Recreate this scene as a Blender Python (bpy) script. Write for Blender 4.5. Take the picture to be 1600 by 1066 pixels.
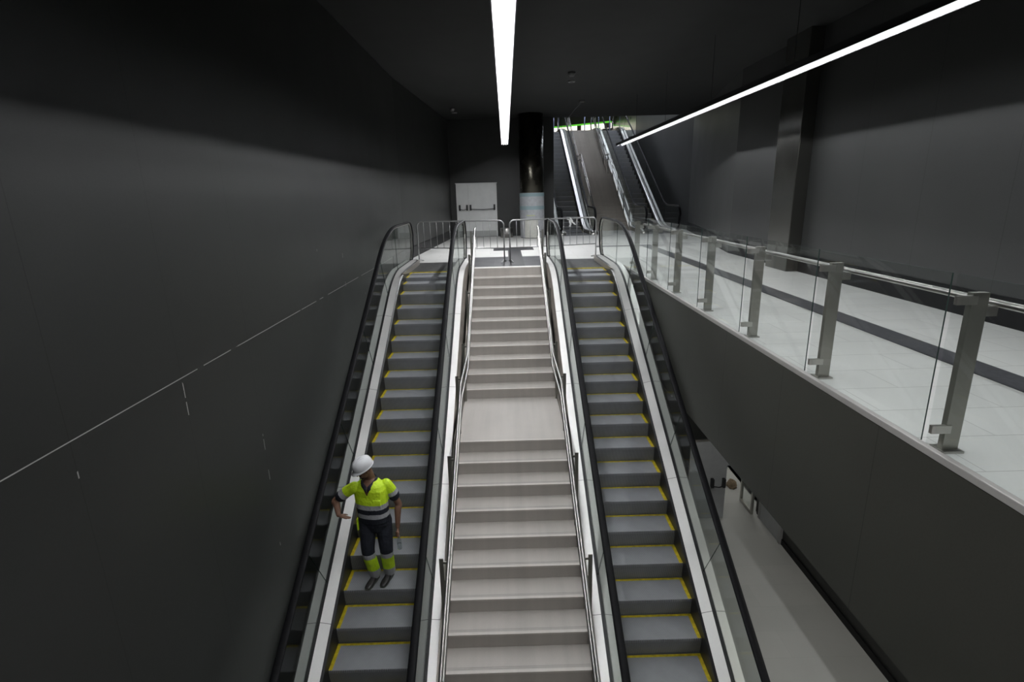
import bpy, math, random
from mathutils import Vector, Matrix
random.seed(7)
C = bpy.context.scene.collection
PI = math.pi
for o in list(bpy.data.objects): bpy.data.objects.remove(o)

# ------------------------------------------------------------------ camera, world, exposure
def cam_axes(p, y, r):
    fwd = Vector((math.sin(y)*math.cos(p), math.cos(y)*math.cos(p), -math.sin(p)))
    right = Vector((math.cos(y), -math.sin(y), 0)); up = right.cross(fwd)
    return right*math.cos(r)+up*math.sin(r), up*math.cos(r)-right*math.sin(r), fwd
a_, u_, w_ = cam_axes(math.radians(15.32), math.radians(.32), math.radians(-1.455))
cd = bpy.data.cameras.new('camera'); cam = bpy.data.objects.new('camera', cd); C.objects.link(cam)
M = Matrix((a_, u_, -w_)).transposed().to_4x4(); M.translation = Vector((0, 0, 1.74)); cam.matrix_world = M
cd.sensor_width = 36; cd.lens = 842.5/1600*36; cd.clip_start = .05; cd.clip_end = 200
S = bpy.context.scene; S.camera = cam
wd = bpy.data.worlds.new('world'); S.world = wd; wd.use_nodes = True
wd.node_tree.nodes['Background'].inputs[0].default_value = (.9, .95, 1, 1)
wd.node_tree.nodes['Background'].inputs[1].default_value = .02
S.view_settings.view_transform = 'Standard'; S.view_settings.look = 'None'
S.view_settings.gamma = 1; S.view_settings.use_curve_mapping = False
S.view_settings.exposure = 0.0
S.cycles.max_bounces = 10; S.cycles.transparent_max_bounces = 24
S.cycles.caustics_reflective = False; S.cycles.caustics_refractive = False
S.cycles.sample_clamp_indirect = 3
TUBE_W = 250.0      # emission of the fluorescent tubes
FIX_Z = 3.32

# ------------------------------------------------------------------ materials
MATS = {}
def mat(name, col, rough=.5, metal=0, noise=0, nscale=6, spec=.5, emit=None, bump=0, bscale=200, stretch=None):
    if name in MATS: return MATS[name]
    m = bpy.data.materials.new(name); m.use_nodes = True; nt = m.node_tree; b = nt.nodes['Principled BSDF']
    b.inputs['Roughness'].default_value = rough; b.inputs['Metallic'].default_value = metal
    b.inputs['Specular IOR Level'].default_value = spec
    b.inputs['Base Color'].default_value = (*col, 1)
    tc = nt.nodes.new('ShaderNodeTexCoord'); src = tc.outputs['Object']
    if stretch:
        mp = nt.nodes.new('ShaderNodeMapping'); mp.inputs['Scale'].default_value = stretch
        nt.links.new(src, mp.inputs[0]); src = mp.outputs[0]
    if noise:
        n = nt.nodes.new('ShaderNodeTexNoise'); n.inputs['Scale'].default_value = nscale; n.inputs['Detail'].default_value = 6
        nt.links.new(src, n.inputs['Vector'])
        r = nt.nodes.new('ShaderNodeValToRGB'); r.color_ramp.elements[0].position = .3; r.color_ramp.elements[1].position = .7
        r.color_ramp.elements[0].color = (*[c*(1-noise) for c in col], 1); r.color_ramp.elements[1].color = (*[min(1, c*(1+noise)) for c in col], 1)
        nt.links.new(n.outputs['Fac'], r.inputs[0]); nt.links.new(r.outputs[0], b.inputs['Base Color'])
    if bump:
        n2 = nt.nodes.new('ShaderNodeTexNoise'); n2.inputs['Scale'].default_value = bscale
        nt.links.new(src, n2.inputs['Vector']); bp = nt.nodes.new('ShaderNodeBump'); bp.inputs['Strength'].default_value = bump
        bp.inputs['Distance'].default_value = .002
        nt.links.new(n2.outputs['Fac'], bp.inputs['Height']); nt.links.new(bp.outputs[0], b.inputs['Normal'])
    if emit:
        b.inputs['Emission Color'].default_value = (*emit[0], 1); b.inputs['Emission Strength'].default_value = emit[1]
    MATS[name] = m; return m

class NG:      # tiny helper to write node maths
    def __init__(s, m): s.nt = m.node_tree; s.b = s.nt.nodes['Principled BSDF']
    def n(s, t, **k):
        x = s.nt.nodes.new(t)
        for a, v in k.items(): setattr(x, a, v)
        return x
    def put(s, sock, v):
        if isinstance(v, bpy.types.NodeSocket): s.nt.links.new(v, sock)
        else: sock.default_value = v
    def m(s, op, a, b=0.0, c=0.0):
        x = s.n('ShaderNodeMath', operation=op); s.put(x.inputs[0], a); s.put(x.inputs[1], b); s.put(x.inputs[2], c); return x.outputs[0]
    def line(s, coord, period, off, half):   # 1 on a line every period
        f = s.m('SUBTRACT', coord, off); f = s.m('DIVIDE', f, period); f = s.m('FRACT', s.m('ADD', f, 500.5)); f = s.m('ABSOLUTE', s.m('SUBTRACT', f, .5))
        return s.m('LESS_THAN', f, half/period)
    def near(s, coord, at, half): return s.m('LESS_THAN', s.m('ABSOLUTE', s.m('SUBTRACT', coord, at)), half)
    def mix(s, fac, a, b):
        x = s.n('ShaderNodeMix', data_type='RGBA'); s.put(x.inputs[0], fac); s.put(x.inputs[6], a); s.put(x.inputs[7], b); return x.outputs[2]
    def noise(s, vec, scale, detail=4):
        x = s.n('ShaderNodeTexNoise'); s.nt.links.new(vec, x.inputs['Vector']); x.inputs['Scale'].default_value = scale; x.inputs['Detail'].default_value = detail; return x.outputs['Fac']

def wall_mat(name, col, zline=None, axis='Y', rough=.42, per=1.47, off=5.25):
    m = mat(name, col, rough); g = NG(m)
    tc = g.n('ShaderNodeNewGeometry'); sp = g.n('ShaderNodeSeparateXYZ'); g.nt.links.new(tc.outputs['Position'], sp.inputs[0])
    ay = sp.outputs[axis]; az = sp.outputs['Z']
    nz = g.noise(tc.outputs['Position'], .9, 5); nf = g.noise(tc.outputs['Position'], 60, 3)
    k = g.m('ADD', g.m('MULTIPLY', nz, .35), g.m('MULTIPLY', nf, .25)); k = g.m('ADD', k, .70)
    mul = g.n('ShaderNodeVectorMath', operation='SCALE'); mul.inputs[0].default_value = col; g.nt.links.new(k, mul.inputs[3])
    seam = g.line(ay, per, off, .004)
    c = g.mix(g.m('MULTIPLY', seam, .55), mul.outputs[0], (.004, .004, .004, 1))
    if zline is not None:      # chalk marks left along the joints
        n1 = g.noise(tc.outputs['Position'], 2.2, 6); on = g.m('GREATER_THAN', n1, .42)
        z0 = g.near(az, zline, .0038)
        c = g.mix(g.m('MULTIPLY', g.m('MULTIPLY', z0, on), .75), c, (.5, .5, .48, 1))
        seam2 = g.line(ay, per, off, .005)
        n2 = g.noise(tc.outputs['Position'], 4.5, 3); on2 = g.m('GREATER_THAN', n2, .68)
        c = g.mix(g.m('MULTIPLY', g.m('MULTIPLY', seam2, on2), g.m('LESS_THAN', az, 1.2)), c, (.4, .4, .38, 1))
    g.nt.links.new(c, g.b.inputs['Base Color'])
    g.put(g.b.inputs['Roughness'], g.m('ADD', g.m('MULTIPLY', nz, .12), rough-.06))
    return m

def tile_mat(name, col, joint, dx=.98, dy=.49, rough=.35):
    m = mat(name, col, rough); g = NG(m)
    tc = g.n('ShaderNodeNewGeometry'); sp = g.n('ShaderNodeSeparateXYZ'); g.nt.links.new(tc.outputs['Position'], sp.inputs[0])
    x, y = sp.outputs['X'], sp.outputs['Y']
    ly = g.line(y, dy, 3.96, .0028)
    row = g.m('FLOOR', g.m('DIVIDE', g.m('SUBTRACT', y, 3.96), dy)); odd = g.m('MULTIPLY', g.m('FRACT', g.m('MULTIPLY', row, .5)), dx)
    lx = g.line(g.m('ADD', x, odd), dx, 0, .0025)
    ln = g.m('MAXIMUM', lx, ly)
    nz = g.noise(tc.outputs['Position'], 1.1, 6); nf = g.noise(tc.outputs['Position'], 90, 2)
    cell = g.n('ShaderNodeTexWhiteNoise', noise_dimensions='2D')
    cb = g.n('ShaderNodeCombineXYZ'); g.put(cb.inputs[0], g.m('FLOOR', g.m('DIVIDE', g.m('ADD', x, odd), dx))); g.put(cb.inputs[1], row); g.nt.links.new(cb.outputs[0], cell.inputs[0])
    k = g.m('ADD', g.m('MULTIPLY', nz, .22), g.m('ADD', g.m('MULTIPLY', nf, .10), g.m('MULTIPLY', cell.outputs[0], .05))); k = g.m('ADD', k, .82)
    mul = g.n('ShaderNodeVectorMath', operation='SCALE'); mul.inputs[0].default_value = col; g.nt.links.new(k, mul.inputs[3])
    c = g.mix(g.m('MULTIPLY', ln, .7), mul.outputs[0], (*joint, 1)); g.nt.links.new(c, g.b.inputs['Base Color'])
    g.put(g.b.inputs['Roughness'], g.m('ADD', g.m('MULTIPLY', nz, .3), rough-.1))
    return m

def glass_mat(name, tint, spec=1.0):
    m = bpy.data.materials.new(name); m.use_nodes = True; nt = m.node_tree; nt.nodes.clear()
    out = nt.nodes.new('ShaderNodeOutputMaterial'); mx = nt.nodes.new('ShaderNodeMixShader')
    tr = nt.nodes.new('ShaderNodeBsdfTransparent'); tr.inputs[0].default_value = (*tint, 1)
    gl = nt.nodes.new('ShaderNodeBsdfGlossy'); gl.inputs['Roughness'].default_value = .02; gl.inputs['Color'].default_value = (1, 1, 1, 1)
    ge = nt.nodes.new('ShaderNodeNewGeometry'); dt = nt.nodes.new('ShaderNodeVectorMath'); dt.operation = 'DOT_PRODUCT'
    nt.links.new(ge.outputs['Normal'], dt.inputs[0]); nt.links.new(ge.outputs['Incoming'], dt.inputs[1])
    def mth(op, a, b=0.0):
        x = nt.nodes.new('ShaderNodeMath'); x.operation = op
        for i, v in enumerate((a, b)):
            if isinstance(v, float): x.inputs[i].default_value = v
            else: nt.links.new(v, x.inputs[i])
        return x.outputs[0]
    f = mth('POWER', mth('SUBTRACT', 1.0, mth('ABSOLUTE', dt.outputs['Value'])), 5.0)   # Schlick
    f = mth('MULTIPLY', mth('ADD', mth('MULTIPLY', f, .96), .04), spec)
    nt.links.new(f, mx.inputs[0]); nt.links.new(tr.outputs[0], mx.inputs[1]); nt.links.new(gl.outputs[0], mx.inputs[2]); nt.links.new(mx.outputs[0], out.inputs[0])
    MATS[name] = m; return m

def tread_mat(name, col, rib, rough=.45, metal=.3):
    m = mat(name, col, rough, metal); g = NG(m)
    tc = g.n('ShaderNodeTexCoord'); sp = g.n('ShaderNodeSeparateXYZ'); g.nt.links.new(tc.outputs['Object'], sp.inputs[0])
    w = g.m('FRACT', g.m('DIVIDE', g.m('ADD', sp.outputs['X'], 10), .0125)); w = g.m('GREATER_THAN', w, .5)
    nz = g.noise(tc.outputs['Object'], 5, 5)
    k = g.m('ADD', g.m('MULTIPLY', nz, .35), g.m('ADD', g.m('MULTIPLY', w, rib), .80-rib/2))
    mul = g.n('ShaderNodeVectorMath', operation='SCALE'); mul.inputs[0].default_value = col; g.nt.links.new(k, mul.inputs[3])
    g.nt.links.new(mul.outputs[0], g.b.inputs['Base Color']); return m

def stone_mat(name, col, rough=.5):
    m = mat(name, col, rough); g = NG(m)
    tc = g.n('ShaderNodeNewGeometry'); nz = g.noise(tc.outputs['Position'], 1.3, 5)
    mp = g.n('ShaderNodeMapping'); mp.inputs['Scale'].default_value = (6, .35, .35); g.nt.links.new(tc.outputs['Position'], mp.inputs[0])
    st = g.noise(mp.outputs[0], 1.2, 3); nf = g.noise(tc.outputs['Position'], 120, 2)
    k = g.m('ADD', g.m('MULTIPLY', nz, .25), g.m('ADD', g.m('MULTIPLY', st, .28), g.m('MULTIPLY', nf, .12))); k = g.m('ADD', k, .68)
    mul = g.n('ShaderNodeVectorMath', operation='SCALE'); mul.inputs[0].default_value = col; g.nt.links.new(k, mul.inputs[3])
    g.nt.links.new(mul.outputs[0], g.b.inputs['Base Color']); return m

def steel_mat(name, col, rough, metal=1.0, joint=None, aniso=0):
    m = mat(name, col, rough, metal); g = NG(m)
    tc = g.n('ShaderNodeTexCoord'); nz = g.noise(tc.outputs['Object'], 2.0, 5); nf = g.noise(tc.outputs['Object'], 45, 3)
    k = g.m('ADD', g.m('MULTIPLY', nz, .25), g.m('ADD', g.m('MULTIPLY', nf, .08), .83))
    mul = g.n('ShaderNodeVectorMath', operation='SCALE'); mul.inputs[0].default_value = col; g.nt.links.new(k, mul.inputs[3])
    c = mul.outputs[0]
    if joint:
        sp = g.n('ShaderNodeSeparateXYZ'); g.nt.links.new(tc.outputs['Object'], sp.inputs[0])
        c = g.mix(g.m('MULTIPLY', g.line(sp.outputs['Y'], joint, .4, .0035), .7), c, (.02, .02, .02, 1))
    g.nt.links.new(c, g.b.inputs['Base Color'])
    g.put(g.b.inputs['Roughness'], g.m('ADD', g.m('MULTIPLY', nz, .2), rough-.1))
    if aniso: g.b.inputs['Anisotropic'].default_value = aniso
    return m

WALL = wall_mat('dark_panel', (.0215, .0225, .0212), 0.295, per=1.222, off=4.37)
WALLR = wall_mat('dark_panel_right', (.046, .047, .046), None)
FASC = wall_mat('dark_fascia', (.060, .060, .051), None, rough=.40); FASC.node_tree.nodes['Principled BSDF'].inputs['Metallic'].default_value = .35
BLACK = mat('black_ceiling', (.006, .007, .006), .8, noise=.3, nscale=2)
DARKW = mat('black_wall', (.016, .017, .016), .5, noise=.2, nscale=2)
SKIRTM = mat('dark_skirting', (.007, .007, .008), .45, spec=.2, noise=.3, nscale=8)
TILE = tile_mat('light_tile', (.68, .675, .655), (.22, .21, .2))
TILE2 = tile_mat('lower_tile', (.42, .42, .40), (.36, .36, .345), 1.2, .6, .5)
GRAN = tile_mat('dark_granite', (.060, .060, .066), (.2, .2, .2), .62, 3.0, .4)
TACT = mat('tactile_strip', (.035, .035, .038), .5, noise=.3, nscale=60)
PLATE = mat('landing_plate', (.10, .10, .098), .45, .5, noise=.3, nscale=7)
DECK = steel_mat('deck_steel', (.66, .65, .635), .45, .75, joint=1.62)
CLAD = steel_mat('clad_steel', (.42, .39, .35), .38, .9)
STEEL = steel_mat('brushed_steel', (.50, .49, .46), .33, 1.0)
POSTM = steel_mat('post_steel', (.33, .325, .295), .4, .9)
CHROME = steel_mat('polished_steel', (.42, .41, .39), .36, 1.0)
RUBBER = mat('black_rubber', (.006, .006, .007), .6, noise=.2, nscale=30, spec=.15)
BLACKM = mat('black_metal', (.012, .012, .013), .4)
TREAD = tread_mat('step_tread', (.27, .275, .29), .25, metal=.1)
RISER = tread_mat('step_riser', (.20, .203, .212), .5, metal=0)
YEL = mat('yellow_paint', (.44, .35, .008), .55, noise=.3, nscale=18)
STONE = stone_mat('stair_stone', (.44, .408, .375))
STONE2 = stone_mat('stair_stone_nosing', (.55, .51, .475))
STONEG = stone_mat('stair_stone_groove', (.30, .28, .26))
STONED = stone_mat('far_stair_stone', (.40, .37, .33))
WHITE = mat('white_paint', (.74, .75, .74), .5, noise=.05, nscale=3)
HOLD = mat('lamp_holder_grey', (.10, .10, .12), .5)
REFL = mat('white_reflector', (.80, .81, .83), .4)
GLASS = glass_mat('balustrade_glass', (.93, .955, .94), .45)
GLASS2 = glass_mat('clear_railing_glass', (.94, .955, .948), .7)
GEDGE = mat('glass_edge', (.05, .08, .07), .2)
TUBE_TOP = mat('light_tube_back', (1, 1, 1), .5, emit=((.96, .98, 1.0), TUBE_W*.12))
TUBE_BOOST = mat('light_tube_boosted', (1, 1, 1), .5, emit=((.97, .98, 1.0), TUBE_W*2.1))  # extra emission added on the far tubes to brighten the landing and back door
TUBE = mat('fluorescent_tube', (1, 1, 1), .5, emit=((.96, .98, 1.0), TUBE_W))

# ------------------------------------------------------------------ mesh helpers
class MB:
    def __init__(s): s.v = []; s.f = []; s.m = []; s.sm = []
    def face(s, idx, mi=0, sm=False): s.f.append(idx); s.m.append(mi); s.sm.append(sm)
    def box(s, x0, x1, y0, y1, z0, z1, mi=0):
        n = len(s.v)
        s.v += [(x, y, z) for z in (z0, z1) for y in (y0, y1) for x in (x0, x1)]
        for q in ((0, 2, 3, 1), (4, 5, 7, 6), (0, 1, 5, 4), (2, 6, 7, 3), (0, 4, 6, 2), (1, 3, 7, 5)): s.face([n+i for i in q], mi)
        return s
    def quad(s, a, b, c, d, mi=0):
        n = len(s.v); s.v += [a, b, c, d]; s.face([n, n+1, n+2, n+3], mi); return s
    def tube(s, pts, r, seg=10, mi=0, cap=True, rs=None, up=None, sx=1, sy=1):
        pts = [Vector(p) for p in pts]; n0 = len(s.v); N = len(pts)
        pu = None
        for i, p in enumerate(pts):
            t = (pts[min(i+1, N-1)]-pts[max(i-1, 0)]).normalized()
            if pu is None:
                pu = Vector(up) if up else (Vector((0, 0, 1)) if abs(t.z) < .9 else Vector((0, 1, 0)))
            e1 = pu-t*pu.dot(t)
            e1.normalize(); e2 = t.cross(e1); pu = e1
            rr = rs[i] if rs else r
            for k in range(seg):
                a = 2*PI*k/seg; s.v.append(tuple(p+e1*(math.cos(a)*rr*sy)+e2*(math.sin(a)*rr*sx)))
        for i in range(N-1):
            for k in range(seg):
                a, b = n0+i*seg+k, n0+i*seg+(k+1) % seg
                s.face([a, b, b+seg, a+seg], mi, True)
        if cap:
            s.face([n0+k for k in range(seg)][::-1], mi); s.face([n0+(N-1)*seg+k for k in range(seg)], mi)
        return s
    def lathe(s, prof, cx=0, cy=0, seg=24, mi=0):      # prof: (r,z)
        n0 = len(s.v)
        for r, z in prof:
            for k in range(seg): a = 2*PI*k/seg; s.v.append((cx+r*math.cos(a), cy+r*math.sin(a), z))
        for i in range(len(prof)-1):
            for k in range(seg):
                a, b = n0+i*seg+k, n0+i*seg+(k+1) % seg; s.face([a, b, b+seg, a+seg], mi, True)
        s.face([n0+k for k in range(seg)][::-1], mi); s.face([n0+(len(prof)-1)*seg+k for k in range(seg)], mi)
        return s
    def sweep(s, path, nrm, sec, mi=0, x0=0, closed=True, caps=True, sm=False):
        # path, nrm: lists of (y,z); sec: list of (x, n) offsets
        n0 = len(s.v); K = len(sec)
        for (y, z), (ny, nz) in zip(path, nrm):
            for x, h in sec: s.v.append((x0+x, y+ny*h, z+nz*h))
        for i in range(len(path)-1):
            for k in range(K if closed else K-1):
                a, b = n0+i*K+k, n0+i*K+(k+1) % K; s.face([a, a+K, b+K, b], mi, sm)
        if closed and caps:
            s.face([n0+k for k in range(K)], mi); e = n0+(len(path)-1)*K; s.face([e+k for k in range(K)][::-1], mi)
        return s
    def prism(s, poly, x0, x1, mi=0):     # poly in (y,z), extruded in x
        n = len(s.v); K = len(poly)
        s.v += [(x0, y, z) for y, z in poly]+[(x1, y, z) for y, z in poly]
        for k in range(K): s.face([n+k, n+(k+1) % K, n+K+(k+1) % K, n+K+k], mi)
        s.face([n+k for k in range(K)][::-1], mi); s.face([n+K+k for k in range(K)], mi); return s
    def hprism(s, poly, z0, z1, mi=0):    # poly in (x,y), extruded in z
        n = len(s.v); K = len(poly)
        s.v += [(x, y, z0) for x, y in poly]+[(x, y, z1) for x, y in poly]
        for k in range(K): s.face([n+k, n+(k+1) % K, n+K+(k+1) % K, n+K+k], mi)
        s.face([n+k for k in range(K)][::-1], mi); s.face([n+K+k for k in range(K)], mi); return s
    def mesh(s, name, mats):
        me = bpy.data.meshes.new(name); me.from_pydata(s.v, [], s.f)
        for m in (mats if isinstance(mats, (list, tuple)) else [mats]): me.materials.append(m)
        for p, mi, sm in zip(me.polygons, s.m, s.sm): p.material_index = mi; p.use_smooth = sm
        me.update(); return me
    def build(s, name, mats, parent=None, loc=None, bevel=0):
        me = s.mesh(name, mats)
        if bevel or True:
            import bmesh
            bm = bmesh.new(); bm.from_mesh(me); bmesh.ops.recalc_face_normals(bm, faces=bm.faces)
            bm.to_mesh(me); bm.free()
        o = bpy.data.objects.new(name, me); C.objects.link(o)
        if loc: o.location = loc
        if parent: o.parent = parent
        if bevel:
            b = o.modifiers.new('bevel', 'BEVEL'); b.width = bevel; b.segments = 2; b.limit_method = 'ANGLE'
        return o

def tag(o, label=None, cat=None, group=None, kind=None):
    if label: o['label'] = label
    if cat: o['category'] = cat
    if group: o['group'] = group
    if kind: o['kind'] = kind
    return o
def empty(name, loc=(0, 0, 0), rz=0):
    o = bpy.data.objects.new(name, None); o.empty_display_size = .1; C.objects.link(o); o.location = loc; o.rotation_euler.z = rz; return o
def link(name, me, parent, loc=(0, 0, 0)):
    o = bpy.data.objects.new(name, me); C.objects.link(o); o.parent = parent; o.location = loc; return o
def st(o, label=None):
    o['kind'] = 'structure'
    if label: o['label'] = label
    return o
SBOX = lambda name, m, *a, **k: st(MB().box(*a).build(name, m), k.get('label'))

LOW = -6.2
WX = -2.79     # face of the left wall
TAN = math.tan(PI/6)
XF = 2.83       # face of the mezzanine slab
XR = 6.15

# ------------------------------------------------------------------ setting
def build_setting():
    # left wall: long straight run, then an oblique run to the back wall
    P = [(WX, -14), (WX, 14.93), (-2.20, 24.2)]
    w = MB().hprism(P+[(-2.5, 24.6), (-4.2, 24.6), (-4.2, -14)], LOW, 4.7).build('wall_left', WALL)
    st(w, 'dark panelled left wall with a chalk line along its joint')
    P2 = [(-3.345, 13.98), (-2.785, 14.91), (-2.225, 23.21)]
    b = MB()
    b.hprism([(WX-.01, 13.3), (WX-.01, 14.93), (-2.27, 23.2), (-2.235, 23.2), (WX+.02, 14.93), (WX+.02, 13.3)], 0, .32)
    st(b.build('baseboard_left', SKIRTM))
    # right wall
    P = [(XR, -14), (XR, 15.0), (7.95, 24.0), (7.95, 29)]
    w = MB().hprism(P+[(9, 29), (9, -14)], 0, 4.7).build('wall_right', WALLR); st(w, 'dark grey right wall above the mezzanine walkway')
    w = MB().box(XR, 9, -14, 12.0, LOW, 0).build('wall_right_lower', DARKW); st(w)
    b = MB().box(XR-.025, XR+.01, -14, 15.0, 0, .36); b.hprism([(XR-.025, 15), (XR+.02, 15), (7.97, 24), (7.93, 24)], 0, .36)
    st(b.build('baseboard_right', SKIRTM))
    b = MB().box(XR-.03, XR+.01, -14, 11.9, LOW, LOW+.14); st(b.build('baseboard_lower_right', SKIRTM))
    pl = MB().box(5.88, 6.2, 11.32, 12.25, .0, 4.7); st(pl.build('trim_1', STEEL2, bevel=.012), 'steel-clad pilaster on the right wall')
    # back wall left of the big opening, ceiling and far hall
    SBOX('wall_back', DARKW, -2.6, 2.02, 23.2, 24.4, 0, 4.7, label='black back wall with the white double door')
    SBOX('ceiling', BLACK, -4.2, 9, -14, 23.4, 4.65, 5.0, label='black ceiling above the stair hall')
    SBOX('wall_front', DARKW, -4.2, 9, -14.3, -14, LOW, 5.0)
    # floors
    f = MB().hprism([(-3.5, 13.155), (XF, 13.155), (XF, -14), (XR+.1, -14), (XR+.1, 15), (8.2, 24), (8.2, 25.6), (-3.5, 25.6)], -.30, 0)
    st(f.build('floor', TILE), 'light grey tiled floor of the landing and mezzanine')
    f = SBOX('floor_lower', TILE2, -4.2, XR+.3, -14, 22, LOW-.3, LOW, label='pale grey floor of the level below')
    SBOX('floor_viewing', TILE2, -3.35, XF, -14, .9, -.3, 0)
    # dark granite bands in the floor
    st(MB().box(-.93, .93, 13.38, 15.42, -.01, .004).build('trim_2', GRAN), 'dark granite band at the stair head')
    st(MB().box(.04, .44, 13.45, 17.2, -.01, .009).build('trim_3', TACT), 'ribbed tactile strip leading from the stairs')
    st(MB().box(-.42, .86, 17.2, 18.05, -.01, .009).build('trim_4', TACT), 'dark cross bar of the tactile path')
    st(MB().box(4.36, 4.70, -14, 17.9, -.01, .005).build('trim_5', TACT2), 'dark stone stripe along the mezzanine floor')
    st(MB().box(2.9, 4.36, 17.5, 17.9, -.01, .005).build('trim_6', TACT2))
    # slab edge: pale curb with thin metal line, and deep dark fascia
    e = MB().box(XF-.02, XF+.03, -14, 13.0, -.045, .010); st(e.build('trim_7', CURB, bevel=.006), 'pale metal edge of the mezzanine floor')
    st(MB().box(XF-.012, XF+.3, -14, 13.3, -1.73, -.05).build('wall_fascia', FASC), 'deep dark fascia under the mezzanine edge')
    SBOX('ceiling_lower', BLACK, XF, XR+.1, -14, 16, -1.72, -1.45)
    st(MB().box(XF-.02, XF+.02, 8.8, 11.9, -1.755, -1.73).build('trim_8', STEEL))
    # closing walls below the landing
    SBOX('wall_lower_back', BLACK, 2.62, 4.28, 11.8, 12.05, LOW, -.3)
    SBOX('wall_lower_header', BLACK, 4.28, XR+.1, 11.8, 12.05, LOW+2.15, -1.5)
    SBOX('wall_landing_edge', DARKW, -3.35, XF, 13.22, 13.45, LOW, -.31)
    SBOX('wall_corridor_left', WHITE, 4.9, 5.06, 12.05, 20, LOW, LOW+2.6)
    SBOX('wall_corridor_back', WHITE, 4.9, 9.2, 20, 20.2, LOW, LOW+2.6)
    SBOX('wall_corridor_right', WHITE, 7.8, 8, 12.05, 20, LOW, LOW+2.6)
    SBOX('wall_corridor_front', WHITE, XR+.1, 8, 12.05, 12.2, LOW, LOW+2.6)
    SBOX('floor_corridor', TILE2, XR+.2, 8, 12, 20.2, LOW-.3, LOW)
    SBOX('ceiling_corridor', WHITE, 4.9, 8, 12.05, 20.2, LOW+2.6, LOW+2.8)

STEEL2 = steel_mat('pilaster_steel', (.11, .11, .10), .22, .7)
TACT2 = mat('dark_stone_stripe', (.065, .065, .072), .45, noise=.3, nscale=25)
CURB = steel_mat('curb_metal', (.48, .46, .44), .45, .4)
build_setting()

# ------------------------------------------------------------------ escalators
R_ARC = 2.6
def esc_path(y_top, z_top, z_bot, y_end_top, y_end_bot, ds=.12):
    """nosing path (y,z,ny,nz) from the bottom newel to the top newel; the incline line meets z_top at y_top"""
    t = R_ARC*math.tan(PI/12); pts = []
    yb = y_top-(z_top-z_bot)/TAN      # incline meets z_bot
    y = y_end_bot
    ybs = yb-t
    n = max(1, int((ybs-y)/.25))
    for i in range(n): pts.append((y+(ybs-y)*i/n, z_bot, 0, 1))
    for i in range(9):
        a = PI/6*i/8; pts.append((ybs+R_ARC*math.sin(a), z_bot+R_ARC*(1-math.cos(a)), -math.sin(a), math.cos(a)))
    y0 = yb+t*math.cos(PI/6); y1 = y_top-t*math.cos(PI/6); n = int((y1-y0)/.4)
    for i in range(1, n): yy = y0+(y1-y0)*i/n; pts.append((yy, z_top-(y_top-yy)*TAN, -.5, math.cos(PI/6)))
    yt = y_top+t
    for i in range(8, -1, -1):
        a = PI/6*i/8; pts.append((yt-R_ARC*math.sin(a), z_top-R_ARC*(1-math.cos(a)), -math.sin(a), math.cos(a)))
    n = max(1, int((y_end_top-yt)/.25))
    for i in range(1, n+1): pts.append((yt+(y_end_top-yt)*i/n, z_top, 0, 1))
    return pts
def z_on(path, y):
    for a, b in zip(path, path[1:]):
        if a[0] <= y <= b[0]: f = (y-a[0])/max(1e-9, b[0]-a[0]); return a[1]+(b[1]-a[1])*f
    return path[0][1] if y < path[0][0] else path[-1][1]

HH = 1.10; HD = .15
def step_mesh(w=.5, back=2):
    m = MB(); d = .40; h = .231
    e = .045
    m.box(-w, w, 0, d+.004, -.03, -.001, 0)
    m.quad((-w+e, 0, 0), (w-e, 0, 0), (w-e, d-.035, 0), (-w+e, d-.035, 0), 0)
    m.quad((-w, d-.035, 0), (w, d-.035, 0), (w, d, 0), (-w, d, 0), back)
    m.quad((-w, .004, 0), (-w+e, .004, 0), (-w+e, d-.035, 0), (-w, d-.035, 0), 2)
    m.quad((w-e, .004, 0), (w, .004, 0), (w, d-.035, 0), (w-e, d-.035, 0), 2)
    prof = [(0, 0), (-.004, -.03), (.004, -.12), (.02, -h-.01)]
    for (ya, za), (yb_, zb) in zip(prof, prof[1:]): m.quad((-w, ya, za), (-w, yb_, zb), (w, yb_, zb), (w, ya, za), 1)
    # comb-like teeth at the nosing
    n = 44
    for i in range(n):
        x = -w+.01+(2*w-.02)*i/n; m.box(x, x+.010, -.009, 0, -.035, -.002, 0)
    return m.mesh('step', [TREAD, RISER, YEL])
STEP = step_mesh(); FLAT_STEP = step_mesh(back=0)

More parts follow.
